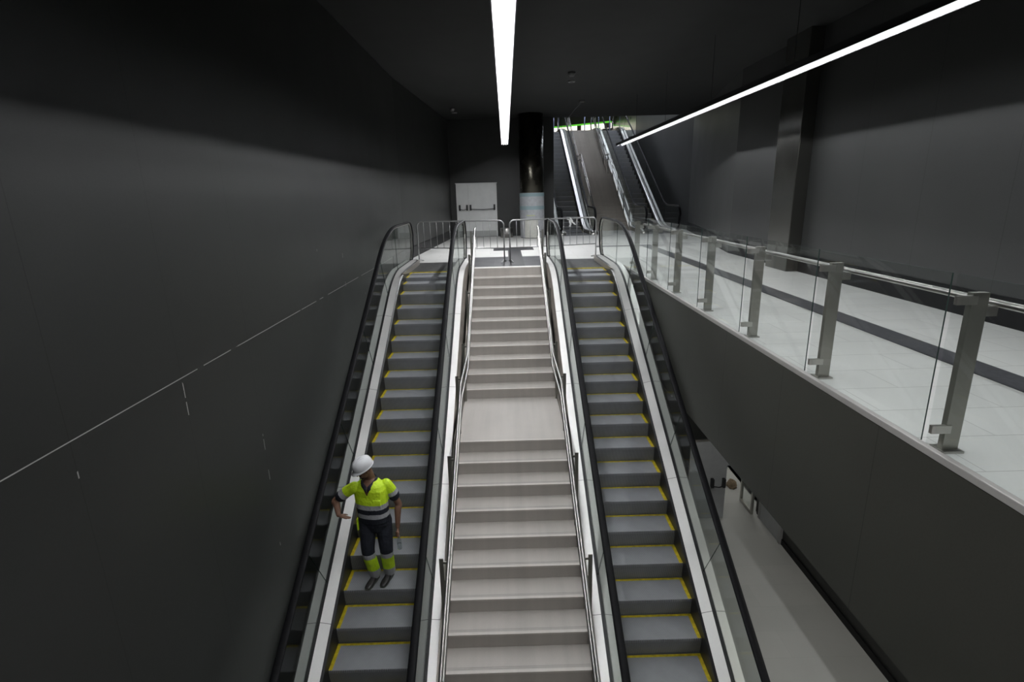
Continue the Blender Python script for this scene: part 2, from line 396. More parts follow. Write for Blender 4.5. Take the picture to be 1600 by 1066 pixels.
def escalator(cx, y_top, z_top, z_bot, phase, label, y_far, y_near, cat='escalator', rz=0, pivot=(0, 0, 0), group=None, yellow=True, detail=True, comb_y=None):
    root = empty('escalator', (cx, y_top, z_top), rz); tag(root, label, cat, group)
    # everything below is in the root's frame: y and z relative to the top intercept
    P = esc_path(0, 0, z_bot-z_top, y_far-y_top, y_near-y_top)
    path = [(p[0], p[1]) for p in P]; nrm = [(p[2], p[3]) for p in P]
    comb_top = .98; yb = (z_bot-z_top)/TAN; comb_bot = yb-.98
    # steps
    y = phase-y_top; k0 = math.ceil((comb_bot-y)/.4); yy = y+.4*k0
    while yy < comb_top-.05:
        z = z_on(P, yy)
        flat = z_on(P, yy+.4)-z < .10
        link('step', FLAT_STEP if flat else STEP, root, (0, yy, z)); yy += .4
    # comb plates and landing plates
    for sgn, yc, zz in ((1, comb_top, 0), (-1, comb_bot, z_bot-z_top)):
        ye = (y_far-y_top+.55) if sgn > 0 else (y_near-y_top-.5)
        a, b = sorted((yc, ye))
        MB().box(-.66, .66, a+(.05 if sgn > 0 else 0), b-(0 if sgn > 0 else .05), zz-.06, zz+.006).build('landing_plate', PLATE, root)
        a, b = (yc-.02, yc+.06) if sgn > 0 else (yc-.06, yc+.02)
        MB().box(-.5, .5, a, b, zz-.03, zz+.012).build('comb_plate', YEL if sgn > 0 else PLATE, root)
    i0 = 0; i1 = len(P)
    for s in (-1, 1):
        # skirt
        m = MB().sweep(path, nrm, [(s*.502, -.30), (s*.502, HD-.02), (s*.53, HD), (s*.53, -.30)]); m.build('skirt', BLACKM, root)
        # inner and outer deck with the dark channel between
        m = MB().sweep(path, nrm, [(s*.525, HD-.03), (s*.525, HD-.012), (s*.665, HD+.012), (s*.665, HD-.03)]); m.build('inner_deck', DECK, root)
        m = MB().sweep(path, nrm, [(s*.668, HD-.04), (s*.668, HD+.004), (s*.712, HD+.004), (s*.712, HD-.04)]); m.build('glass_channel', BLACKM, root)
        m = MB().sweep(path, nrm, [(s*.715, HD-.03), (s*.715, HD+.012), (s*.825, HD+.004), (s*.825, HD-.03)]); m.build('outer_deck', DECK, root)
        # cladding of the truss
        m = MB().sweep(path, nrm, [(s*.81, -1.0), (s*.81, HD-.01), (s*.828, HD-.01), (s*.828, -1.0)]); m.build('side_cladding', CLAD, root)
        # inlet caps at both ends
        xa_, xb_ = sorted((s*.498, s*.545)); zb_ = z_bot-z_top
        ye_ = y_far-y_top; poly = [(.90, .01), (ye_+.10, .01), (ye_+.16, .05), (ye_+.16, .11), (ye_+.08, HD-.01), (.02, HD-.03), (.30, .07)]
        MB().prism(poly, xa_, xb_).build('inlet_cap', CLAD, root, bevel=.006)
        yn_ = y_near-y_top; poly = [(yb-.90, zb_+.01), (yn_-.10, zb_+.01), (yn_-.16, zb_+.05), (yn_-.16, zb_+.11), (yn_-.08, zb_+HD-.01), (yb-.5, zb_+HD-.01), (yb-.5, zb_+.07)]
        MB().prism(poly, xa_, xb_).build('inlet_cap', CLAD, root, bevel=.006)
        # newel ends
        for e, sg in ((len(P)-1, 1), (0, -1)):
            ye, ze = path[e]
            mm = MB()
            for j, (xa, xb) in enumerate(((.525, .825),)):
                n0 = len(mm.v); K = 9
                xs = (s*xa, s*xb)
                for q in range(K):
                    a = PI/2*q/(K-1)
                    for x in xs: mm.v.append((x, ye+sg*.22*math.sin(a), ze+(HD+.008)*math.cos(a)))
                for q in range(K-1): mm.face([n0+2*q, n0+2*q+1, n0+2*q+3, n0+2*q+2], 0, True)
                for side in (0, 1):
                    c = len(mm.v); mm.v.append((xs[side], ye-sg*.001, ze))
                    mm.face([n0+2*q+side for q in range(K)]+[c], 0)
            mm.build('newel_cap', STEEL, root)
        # handrail loop: newel curve, incline, newel curve
        def curve(h, shrink):
            out = []
            hb = [(path[0][0], path[0][1]), 0]
            ye, ze = path[0]; r = (h-HD)/2
            # bottom newel: from the deck round to the top
            for q in range(13):
                a = -PI/2+PI*q/12
                out.append((ye+.05-(.42-shrink)*math.cos(a)*(1.0 if a > 0 else .82), ze+HD+r+r*math.sin(a)))
            for (yy_, zz_), (ny, nz) in zip(path[1:-1], nrm[1:-1]):
                p = (yy_+ny*h, zz_+nz*h)
                if p[0] > ye+.15 and p[0] < path[-1][0]-.15: out.append(p)
            ye, ze = path[-1]
            for q in range(13):
                a = PI/2-PI*q/12
                out.append((ye-.05+(.42-shrink)*math.cos(a)*(1.0 if a > 0 else .82), ze+HD+r+r*math.sin(a)))
            return out
        H = curve(HH, 0); N = len(H)
        hn = []
        for i in range(N):
            a, b = H[max(0, i-1)], H[min(N-1, i+1)]; ty, tz = b[0]-a[0], b[1]-a[1]; L = math.hypot(ty, tz); hn.append((-tz/L, ty/L))
        X = s*.69
        sec = [(.045*math.cos(t), .018*math.sin(t)) for t in [2*PI*k/12 for k in range(12)]]
        sec = [(x*(1.0), n if n > 0 else n*1.2) for x, n in sec]
        m = MB().sweep(H, hn, sec, x0=X, sm=True); m.build('handrail', RUBBER, root)
        m = MB().sweep(H, hn, [(-.016, -.045), (-.016, -.018), (.016, -.018), (.016, -.045)], x0=X); m.build('handrail_guide', STEEL, root)
        # glass panels between deck and handrail
        G = curve(HH-.04, .03); dk = []
        for i, g in enumerate(G):
            best = None
            if i < 13 or i >= N-13:
                e = 0 if i < 13 else -1; yy_ = g[0]; ye = path[e][0]
                yy_ = min(yy_, ye+.05) if e == -1 else max(yy_, ye-.05)
                dk.append((yy_, path[e][1]+HD+.0))
            else:
                # foot of the perpendicular onto the deck curve
                bd = 1e9
                for (py, pz), (ny, nz) in zip(path, nrm):
                    q = (py+ny*HD, pz+nz*HD); d = abs((g[0]-q[0])*nz-(g[1]-q[1])*ny)
                    dd = d+ (5 if abs(g[0]-q[0]) > 1.2 else 0)
                    if dd < bd: bd = dd; best = q
                dk.append(best)
        brk = [0]; last = H[12][0]
        for i in range(13, N-13):
            if H[i][0]-last > 1.55: brk.append(i); last = H[i][0]
        if N-13-brk[-1] < 3: brk.pop()
        brk.append(N-1)
        for a, b in zip(brk, brk[1:]):
            mm = MB(); t = .005; n0 = 0
            g0 = a; K = b-a+1
            for i in range(a, b+1):
                f = .004 if i == a and a > 0 else 0
                for x in (X-t, X+t): mm.v.append((x, G[i][0]+f, G[i][1])); mm.v.append((x, dk[i][0]+f, dk[i][1]))
            for i in range(K-1):
                p = 4*i; q = p+4
                mm.face([p, p+1, q+1, q], 0); mm.face([p+2, q+2, q+3, p+3], 0)
                mm.face([p, q, q+2, p+2], 1)
            mm.face([0, 2, 3, 1], 1); p = 4*(K-1); mm.face([p, p+1, p+3, p+2], 1)
            mm.build('glass_panel', [GLASS, GEDGE], root)
    # soffit of the truss
    MB().sweep(path, nrm, [(-.81, -1.0), (-.81, -.96), (.81, -.96), (.81, -1.0)]).build('truss_soffit', CLAD, root)
    return root

Y0 = 11.62
escalator(-1.765, Y0, 0, LOW, 5.60, 'escalator on the left of the stairs, carrying the worker in yellow', 13.93, -1.15)
escalator(1.765, Y0, 0, LOW, 5.40, 'empty escalator on the right of the main stairs, beside the mezzanine', 13.93, -1.15)
HALL_R = math.radians(.9)
# far hall: its incline starts at floor level (y 25) and tops out at 5.4
FT = 5.25; FYT = 24.95+FT/TAN
def farx(x, y): return x-(y-25)*math.tan(HALL_R)
escalator(farx(2.95, FYT), FYT, FT, 0, 30.0, 'left escalator of the distant flight beyond the opening', FYT+2.2, 22.95, rz=HALL_R)
escalator(farx(6.42, FYT), FYT, FT, 0, 30.1, 'right escalator of the distant flight, with a bright steel deck', FYT+2.2, 22.95, rz=HALL_R)

# ------------------------------------------------------------------ staircases
def stairs(cx, y_head, z_head, flights, run, rise, hw, label, mats, rz=0, land=1.79, clad=True):
    root = empty('staircase', (cx, y_head, z_head), rz); tag(root, label, 'stairs')
    y = 0; z = 0; prof = [(0, 0)]
    sm = MB(); D = run
    sm.box(-hw, hw, 0, D+.03, -rise-.05, -.0, 0); sm.quad((-hw, -.004, .0015), (hw, -.004, .0015), (hw, .035, .0015), (-hw, .035, .0015), 1)
    sm.box(-hw, hw, -.004, .0, -.02, .0015, 1)
    for q in (.055, .075): sm.box(-hw, hw, q, q+.006, 0, .001, 2)
    me = sm.mesh('step', mats)
    kinks = []
    for fi, n in enumerate(flights):
        for i in range(n):
            if fi == 0 and i == 0: 
                MB().box(-hw, hw, 0, .12, -rise, .006, 0).build('step', [mats[1]], root); 
                y -= run; z -= rise; continue
            link('step', me, root, (0, y, z)); y -= run; z -= rise
        kinks.append((y, z) if fi < len(flights)-1 else (y+run, z+rise))
        if fi < len(flights)-1:
            yl = y+run-land
            lm = MB().box(-hw, hw, yl, y+run+.03, z-rise-.05, z, 0); lm.box(-hw, hw, yl-.004, yl+.035, z-.02, z+.0015, 1); lm.build('landing', mats, root)
            kinks.append((yl, z)); y = yl-run; z -= rise
    # side curb / cladding
    line = [(0, 0)]+[k for k in kinks]
    for s in (-1, 1):
        x0, x1 = sorted((s*hw, s*(hw+.035)))
        top = [(0.11, .06), (0, .06)]+[(k[0], k[1]+.06) for k in kinks]
        poly = top+[(p[0], p[1]-1.5) for p in reversed(top)]
        # split into convex bits so the faces stay clean
        mm = MB()
        for a, b in zip(top, top[1:]):
            mm.prism([a, b, (b[0], b[1]-.9), (a[0], a[1]-.9)], x0, x1)
        mm.build('side_panel', CLAD, root)
    mm = MB()
    pts = [(0.0, 0)]+kinks
    for a, b in zip(pts, pts[1:]):
        mm.prism([(a[0], a[1]-.35), (b[0], b[1]-.35), (b[0], b[1]-.6), (a[0], a[1]-.6)], -hw, hw)
    mm.build('soffit', DARKW, root)
    return root, kinks

RUN, RISE = .357, .1775
NL = 24
root, kinks = stairs(0, 13.03, 0, [11, 24], RUN, RISE, .86, 'wide stone staircase between the two near escalators', [STONE, STONE2, STONEG], land=1.82)

def stair_rail(cx, ys, label, x_off, side, rz=0, zadd=0):
    pass

def rails(x, side, pts_stair, post_ys, label, name='stair_handrail', group=None, thick=.021, rz=0, org=(0, 0, 0), post_x=.085, end=True):
    """pts_stair: nosing polyline (y,z) from top to bottom"""
    root = empty(name, (org[0]+x, pts_stair[0][0]+org[1], pts_stair[0][1]+org[2]), rz); tag(root, label, 'handrail', group)
    oy, oz = pts_stair[0]
    for nm, h in (('upper_rail', .95), ('lower_rail', .71)):
        m = MB(); p = []
        for y, z in pts_stair: p.append((0, y-oy, z-oz+h))
        if end:
            p = [(0, p[0][1]+.30, p[0][2])]+p
            if nm == 'upper_rail': p = [(0, p[0][1]+.06, p[0][2]-.03)]+p
        # densify corners a little
        m.tube(p, thick, 12); m.build(nm, CHROME, root)
    def zz(y):
        for a, b in zip(pts_stair, pts_stair[1:]):
            if b[0] <= y <= a[0]: return a[1]+(b[1]-a[1])*(y-a[0])/(b[0]-a[0])
        return pts_stair[0][1]
    for y in post_ys:
        z = zz(y); pr = empty('post', (side*post_x, y-oy, z-oz)); pr.parent = root
        MB().box(-.024, .024, -.006, .006, -.25, .97).build('post_plate', POSTM, pr)
        for h in (.95, .71):
            xs = sorted((0, -side*post_x))
            MB().box(xs[0], xs[1], -.008, .008, h-.045, h-.02).build('rail_bracket', POSTM, pr)
    return root
kn = [(13.03, 0), (13.03+kinks[0][0], kinks[0][1]), (13.03+kinks[1][0], kinks[1][1]), (13.03+kinks[2][0], kinks[2][1])]
PY = [12.9, 12.0, 10.8, 9.36, 7.95, 6.45, 5.2, 3.8, 2.4]
rails(-.745, -1, kn, PY, 'double steel handrail on the left side of the main stairs')
rails(.765, 1, kn, PY, 'double steel handrail on the right side of the main stairs')

# far staircase
root2, k2 = stairs(farx(4.70, 34.0), 34.2, FT, [15, 16], .285, .176, .835, 'distant staircase between the two far escalators', [STONED, STONED, SKIRTM], rz=HALL_R, land=1.3)
def fpts(ks): return [(0, 0)]+[(k[0], k[1]) for k in ks]
pk = fpts(k2)
for s in (-1, 1):
    r = rails(s*.72, s, pk, [-.6, -1.9, -3.2, -4.5, -5.8, -7.1, -8.4, -9.6], 'distant double steel handrail on the %s of the far stairs' % ('left' if s < 0 else 'right'), thick=.024)
    r.location = (farx(4.70, 34.0)+s*.72, 34.2, FT); r.rotation_euler.z = HALL_R

# ------------------------------------------------------------------ linear ceiling lights
def linear_light(x, y0, y1, z, label, seg, ofs, sides=(-1, 1), ta=.012, th_=.040):
    root = empty('linear_ceiling_light', (x, y0, z)); tag(root, label, 'ceiling light')
    L = y1-y0; W = .105; D = .070
    m = MB(); m.box(-W-.012, -W, 0, L, -.005, D); m.box(W, W+.012, 0, L, -.005, D); m.box(-W-.012, W+.012, 0, L, D, D+.015)
    m.box(-W, W, L-.01, L, 0, D); m.box(-W, W, 0, .01, 0, D)
    m.build('housing', BLACKM, root)
    r = MB(); r.quad((-W+.002, 0, .0), (-W+.002, L, .0), (-.045, L, D-.012), (-.045, 0, D-.012)); r.quad((-.045, 0, D-.012), (-.045, L, D-.012), (.045, L, D-.012), (.045, 0, D-.012)); r.quad((.045, 0, D-.012), (.045, L, D-.012), (W-.002, L, .0), (W-.002, 0, .0))
    r.build('reflector', REFL, root)
    y = ofs-y0
    while y > seg: y -= seg
    y -= seg
    tm = MB()
    n = 0
    yy = y
    while yy < L-.05:
        a, b = max(.02, yy+.03), min(L-.02, yy+seg-.03)
        if b-a > .1:
            for s in sides:
                tb = MB().box(s*ta-.008, s*ta+.008, a, b, th_, th_+.008); tb.m[0] = 1      # the underside glows
                tb.build('light_tube', [TUBE_TOP, TUBE_BOOST if y0+a > 14.3 and x < 1 else TUBE], root)
                MB().box(s*ta-.010, s*ta+.010, b, b+.04, th_+.008, .06).build('lamp_holder', HOLD, root)
        yy += seg
    # hangers
    yy = 1.0
    while yy < L: MB().tube([(0, yy, D+.015), (0, yy, 4.65-z)], .004, 6).build('suspension_wire', BLACKM, root); yy += seg*2
    return root
hf = FIX_Z-1.74
linear_light(.02*hf, -1.0, 12.13*hf, FIX_Z, 'long white light line hanging above the main stairs', 1.0*hf, 3.903*hf)
linear_light(2.67*hf, 1.0, 13.24*hf, FIX_Z, 'long white light line on the right, above the mezzanine', 1.03*hf, 4.0*hf, (-1,))

# ------------------------------------------------------------------ mezzanine glass railing
def mezz_railing():
    root = empty('glass_railing', (XF+.05, 3.28, 0)); tag(root, 'glass and steel railing along the edge of the mezzanine', 'railing')
    ys = [-5.6+1.4905*i for i in range(14)]
    off = 3.28-ys[6]+0.0
    ys = [y+off+1.4905*0 for y in ys]
    ys = [y-3.28 for y in ys if y < 13.3]
    pm = MB().box(-.0, .105, -.022, .022, .012, 1.075).mesh('post_plate', [POSTM])
    fm = MB().box(-.02, .12, -.06, .06, -.0, .014).mesh('base_flange', [STEEL])
    cm = MB().box(-.10, .03, -.030, -.004, -.028, .028).mesh('glass_clamp', [STEEL])
    bm_ = MB().prism([(-.006, .02), (.006, .02), (.006, .085), (-.006, .085)], .10, .19).mesh('rail_bracket', [STEEL])
    for y in ys:
        p = empty('post', (.0, y, 0)); p.parent = root
        b = link('post_plate', pm, p); link('base_flange', fm, p)
        for z in (.16, 1.03): link('glass_clamp', cm, p, (0, 0, z))
        link('rail_bracket', bm_, p, (0, 0, .90))
    for a, b in zip(ys, ys[1:]):
        g = MB(); x0, x1 = -.085, -.075; ya, yb = 0, b+.020
        ya = a+.065
        g.box(x0, x1, ya, yb+.0, .045, 1.19)
        me = g.mesh('glass_panel', [GLASS2, GEDGE])
        for p in me.polygons:
            if p.center.y < ya+.01 or p.normal.z > .5: p.material_index = 1
        link('glass_panel', me, root)
    MB().tube([(.19, ys[0], 1.0), (.19, ys[-1], 1.0)], .024, 14).build('handrail', CHROME, root)
mezz_railing()

# ------------------------------------------------------------------ crowd barriers
def barrier(x0, x1, y0, y1, label, h=1.07):
    root = empty('crowd_barrier', ((x0+x1)/2, (y0+y1)/2, 0), math.atan2(y1-y0, x1-x0)); tag(root, label, 'barrier', None)
    w = math.hypot(x1-x0, y1-y0)/2; r = .12
    p = [(-w, 0, .02)]
    for q in range(7): a = PI-PI/2*q/6; p.append((-w+r+r*math.cos(a), 0, h-r+r*math.sin(a)))
    for q in range(7): a = PI/2-PI/2*q/6; p.append((w-r+r*math.cos(a), 0, h-r+r*math.sin(a)))
    p.append((w, 0, .02))
    MB().tube(p, .018, 10, up=(0, 1, 0)).build('frame', GALV, root)
    MB().tube([(-w, 0, .37), (w, 0, .37)], .015, 8).build('lower_rail', GALV, root)
    n = 13
    for i in range(1, n):
        x = -w+2*w*i/n; MB().tube([(x, 0, .37), (x, 0, h)], .007, 6).build('bar', GALV, root)
    for s in (-1, 1):
        MB().tube([(s*(w-.02), -.26, .012), (s*(w-.02), 0, .06), (s*(w-.02), .26, .012)], .016, 8).build('foot', GALV, root)
        MB().tube([(s*w, 0, .75), (s*(w+.035), 0, .75), (s*(w+.035), 0, .70)], .007, 6).build('hook', GALV, root)
GALV = steel_mat('galvanised_steel', (.42, .42, .42), .4, .8)
barrier(-2.38, -.06, 14.75, 14.2, 'grey crowd barrier on the left half of the landing')
barrier(.09, 2.42, 14.2, 14.75, 'grey crowd barrier on the right half, with a white ribbon')
# white ribbon knotted on the barrier
rb = MB()
bx, bz = 1.70, 1.05
def ribbon(p, w=.03):
    n0 = len(rb.v)
    for i, (x, y, z) in enumerate(p):
        rb.v += [(x-w/2, y-.004, z), (x+w/2, y-.004, z+.012*(-1)**i), (x+w/2, y+.004, z+.012*(-1)**i), (x-w/2, y+.004, z)]
    for i in range(len(p)-1):
        for k in range(4): a = n0+4*i+k; b = n0+4*i+(k+1) % 4; rb.face([a, b, b+4, a+4])
    rb.face([n0, n0+1, n0+2, n0+3]); e = n0+4*(len(p)-1); rb.face([e, e+1, e+2, e+3])
ribbon([(bx, 14.575, bz), (bx-.05, 14.555, bz+.05), (bx-.10, 14.555, bz+.03), (bx-.06, 14.565, bz-.02), (bx, 14.575, bz)], .035)
ribbon([(bx, 14.575, bz), (bx+.04, 14.555, bz-.06), (bx+.10, 14.545, bz-.12), (bx+.13, 14.545, bz-.15)], .05)
ribbon([(bx, 14.575, bz), (bx-.01, 14.555, bz-.07), (bx+.01, 14.545, bz-.14), (bx-.02, 14.545, bz-.19)], .05)
ribbon([(bx, 14.575, bz), (bx+.05, 14.555, bz-.03), (bx+.05, 14.555, bz-.10)], .05)
rb.tube([(bx-.015, 14.585, bz-.02), (bx+.015, 14.585, bz+.03)], .03, 8)
tag(rb.build('ribbon', mat('white_plastic_tape', (.75, .75, .74), .5)), 'white plastic ribbon tied to the top of the right barrier', 'ribbon')

# ------------------------------------------------------------------ back wall: door, column, bin
def push_bar(parent, x0, x1, z, y, m):
    r = MB()
    for x in (x0, x1): r.box(x-.035, x+.035, y-.10, y, z-.13, z+.10)
    r.build('push_bar_bracket', m, parent, bevel=.01)
    MB().tube([(x0, y-.09, z-.08), ((x0+x1)/2, y-.11, z-.10), (x1, y-.09, z-.08)], .014, 8).build('push_bar', m, parent)
def back_door():
    root = empty('door_1', (-1.19, 23.2, 0)); root['kind'] = 'structure'; root['label'] = 'white double fire door in the back wall'
    y = -.03
    fr = MB(); fr.box(-.84, -.79, y-.02, 0, 0, 2.16); fr.box(.79, .84, y-.02, 0, 0, 2.16); fr.box(-.84, .84, y-.02, 0, 2.11, 2.16); fr.box(-.86, .86, y-.08, 0, 2.16, 2.19)
    fr.build('door_frame', WHITE, root)
    for nm, a, b in (('door_leaf', -.79, -.345), ('door_leaf', -.34, .79)):
        l = MB().box(a, b, y, -.005, .01, 2.11).build(nm, WHITE, root)
        push_bar(l, a+.08, b-.06, 1.22, y, BLACKM)
        MB().box(a, b, y-.006, y, .01, .25).build('kick_plate', mat('door_kick', (.42, .43, .42), .4), l)
back_door()
colm = MB().lathe([(.47, 0), (.47, 4.65)], 1.06, 22.15, 48).build('column', steel_mat('column_steel', (.060, .056, .045), .28, .9)); st(colm, 'dark polished round column by the opening')
# protective wrapping around the column: closed cylindrical skin, with tape bands
wr = MB()
def skin(rad, z0, z1, a0, a1, mi, wob=0, seg=40, thick=.006):
    n0 = len(wr.v); rows = 10
    for j in range(rows+1):
        z = z0+(z1-z0)*j/rows
        for i in range(seg+1):
            a = a0+(a1-a0)*i/seg; r = rad+wob*math.sin(9*a+7*z)*math.sin(5*z+2*a)
            wr.v.append((1.06+r*math.cos(a), 22.15+r*math.sin(a), z))
    for j in range(rows):
        for i in range(seg): p = n0+j*(seg+1)+i; wr.face([p, p+1, p+seg+2, p+seg+1], mi, True)
skin(.487, .02, 1.74, -PI, PI, 0, .004)
skin(.492, 1.60, 1.73, -PI, PI, 1, .002); skin(.492, 1.10, 1.24, -PI, PI, 1, .002); skin(.493, .86, .90, -2.1, -1.4, 2, 0)
skin(.497, 0.02, .72, -2.25, -1.15, 3, .003)
o = wr.build('column_wrap', [mat('wrap_film', (.36, .37, .39), .5, noise=.12, nscale=9), mat('wrap_band', (.22, .31, .33), .5), mat('wrap_tape', (.42, .45, .25), .5), mat('wrap_sheet', (.50, .50, .46), .6, noise=.06, nscale=14)])
tag(o, 'pale protective film wrapped around the foot of the round column', 'protective wrap')
b_ = MB().lathe([(.0, 0), (.25, 0), (.25, .37), (.235, .38), (.0, .38)], 0.02, 22.6, 32).build('waste_bin', CHROME)
tag(b_, 'small shiny steel bin against the back wall beside the column', 'bin')
# ceiling devices
def detector(x, y, label, ring):
    root = empty('smoke_detector', (x, y, 4.65)); tag(root, label, 'smoke detector')
    g = mat('grey_plastic', (.10, .10, .10), .5)
    MB().lathe([(.0, -.11), (.06, -.10), (.085, -.06), (.10, -.03), (.10, 0), (0, 0)], 0, 0, 20).build('detector_head', g, root)
    return root
detector(1.76, 14.9, 'grey smoke detector on the ceiling to the right of the light line', 0)
detector(-1.77, 20.3, 'grey smoke detector on the ceiling to the left of the light line', 0)
for x, y, l in ((1.89, 16.0, 'small ring spotlight set in the ceiling right of the light line'), (-1.78, 21.3, 'small ring spotlight set in the ceiling left of the light line')):
    m = MB(); n = 24
    for (ra, rb_, za, zb) in ((.10, .06, -.03, -.03), (.10, .10, -.03, 0), (.06, .06, -.03, 0)):
        n0 = len(m.v)
        for k in range(n):
            a = 2*PI*k/n; m.v.append((x+ra*math.cos(a), y+ra*math.sin(a), 4.65+za)); m.v.append((x+rb_*math.cos(a), y+rb_*math.sin(a), 4.65+zb))
        for k in range(n): a = n0+2*k; b = n0+2*((k+1) % n); m.face([a, a+1, b+1, b], 0, True)
    tag(m.build('ring_spotlight', mat('ring_grey', (.22, .22, .22), .4)), l, 'spotlight')
cb = MB().tube([(2.62, 19.3, 4.59), (2.60, 19.4, 4.58), (2.50, 20.3, 4.5), (2.43, 21.6, 4.40), (2.45, 22.9, 4.36), (2.5, 23.2, 4.60)], .008, 6).build('loose_cable', mat('grey_cable', (.12, .12, .12), .5))
tag(cb, 'thin loose cable looping from the ceiling above the opening', 'cable')
jb = MB().box(2.55, 2.70, 19.2, 19.4, 4.60, 4.65).build('junction_box', mat('grey_plastic', (.1, .1, .1), .5)); tag(jb, 'small grey junction box on the ceiling where the cable starts', 'junction box')

# ------------------------------------------------------------------ far hall
def far_hall():
    SBOX('wall_far_left', DARKW, -1.2, 1.98, 24.4, 52, -.3, 9)
    # right wall of the far hall with an inclined dark lower part
    m = MB().prism([(24, -.3), (29, -.3), (40, 5.0), (40, 8.0), (36.3, 7.4), (24, .8+.5)], 7.95, 8.25)
    st(MB().prism([(24, 0), (52, 0), (52, 9), (24, 9)], 8.3, 8.6).build('wall_far_right', METW))
    st(MB().prism([(24, -.2), (34.6, -.2), (34.6, 7.3), (24, 7.3)], 7.97, 8.28).build('wall_far_lower', WALLR))
    SBOX('floor_upper', TILE2, 1.9, 8.3, FYT+.6, 56, FT-.35, FT-.01)
    SBOX('floor_far_landing', TILE2, 1.98, 8.3, 25.6, 27.4, -.3, -.001)
    SBOX('ceiling_far', BLACK, -1.2, 12, 23.4, 56, 9.0, 9.3)
    SBOX('wall_far_back', DARKW, -1.2, 12, 52, 52.3, 0, 9.3)
METW = steel_mat('far_metal_panel', (.30, .29, .27), .3, .8)
far_hall()
# the lit fascia at the head of the far stairs
ls = empty('lit_fascia', (3.9, 45.8, 6.50)); tag(ls, 'bright white fascia with a green top line at the head of the far stairs', 'lit sign')
th = math.atan2(-3.8, 5.5); L_ = 6.8
ls.rotation_euler.z = th
MB().box(-1.5, 5.0, 0, .12, -.22, .14).build('light_panel', mat('lit_white', (1, 1, .95), .5, emit=((1, .93, .8), 2.2)), ls)
MB().box(-1.5, 5.0, -.01, .12, .14, .26).build('green_line', mat('lit_green', (.1, .6, .05), .5, emit=((.16, .75, .06), .8)), ls)
MB().box(-1.5, 5.0, -.02, .14, .26, 2.49).build('upper_board', mat('board_dark', (.16, .17, .12), .5), ls)
MB().box(2.2, 2.55, -.03, 0, -.22, .14).build('joint_post', mat('joint_brown', (.30, .24, .18), .5), ls)
MB().box(4.5, 5.0, -.03, 0, -.22, .14).build('joint_post', mat('joint_brown', (.30, .24, .18), .5), ls)
for i, (x, y, l) in enumerate(((farx(2.95, 37)+.95, 36.2, 'left'), (farx(6.42, 37)-.80, 36.2, 'middle'), (farx(6.42, 37)-.1, 37, 'right'))):
    pass
for (px_x, y, l) in ((3.28, 37.6, 'pale steel pole at the head of the left far escalator'), (5.30, 37.6, 'pale steel pole at the head of the far stairs'), (6.22, 37.6, 'pale steel pole left of the right far escalator head'), (6.94, 37.6, 'pale steel pole right of the right far escalator head')):
    tag(MB().tube([(px_x, y, FT), (px_x, y, FT+1.9)], .035, 12).build('steel_pole', mat('pale_pole', (.45, .5, .75), .3, .3)), l, 'pole')
sp = empty('ceiling_spotlight', (4.32, 38.0, 6.55)); tag(sp, 'small bright ceiling lamp high above the far stairs', 'spotlight')
MB().lathe([(.02, .0), (.13, .0), (.13, .10), (.05, .16), (.02, 2.45)], 0, 0, 16).build('lamp_body', BLACKM, sp)
MB().lathe([(.0, -.012), (.12, -.012), (.12, .0), (.0, .0)], 0, 0, 16).build('lamp_lens', mat('lamp_lens', (1, 1, 1), .5, emit=((1, 1, .95), 8)), sp)

# lamps of the far hall: suspended linear luminaires out of the photograph's sight
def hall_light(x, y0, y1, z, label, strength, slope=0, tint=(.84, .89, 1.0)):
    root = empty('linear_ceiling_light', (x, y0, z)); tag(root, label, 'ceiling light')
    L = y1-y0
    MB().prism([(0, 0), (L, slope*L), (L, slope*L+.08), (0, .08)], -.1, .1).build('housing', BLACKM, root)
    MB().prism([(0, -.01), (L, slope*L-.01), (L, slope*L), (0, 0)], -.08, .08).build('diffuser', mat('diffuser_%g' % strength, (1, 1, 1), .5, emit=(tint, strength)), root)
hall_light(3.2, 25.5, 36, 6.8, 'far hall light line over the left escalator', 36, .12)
hall_light(7.2, 25.5, 36, 6.8, 'far hall light line over the right escalator', 36, .12)

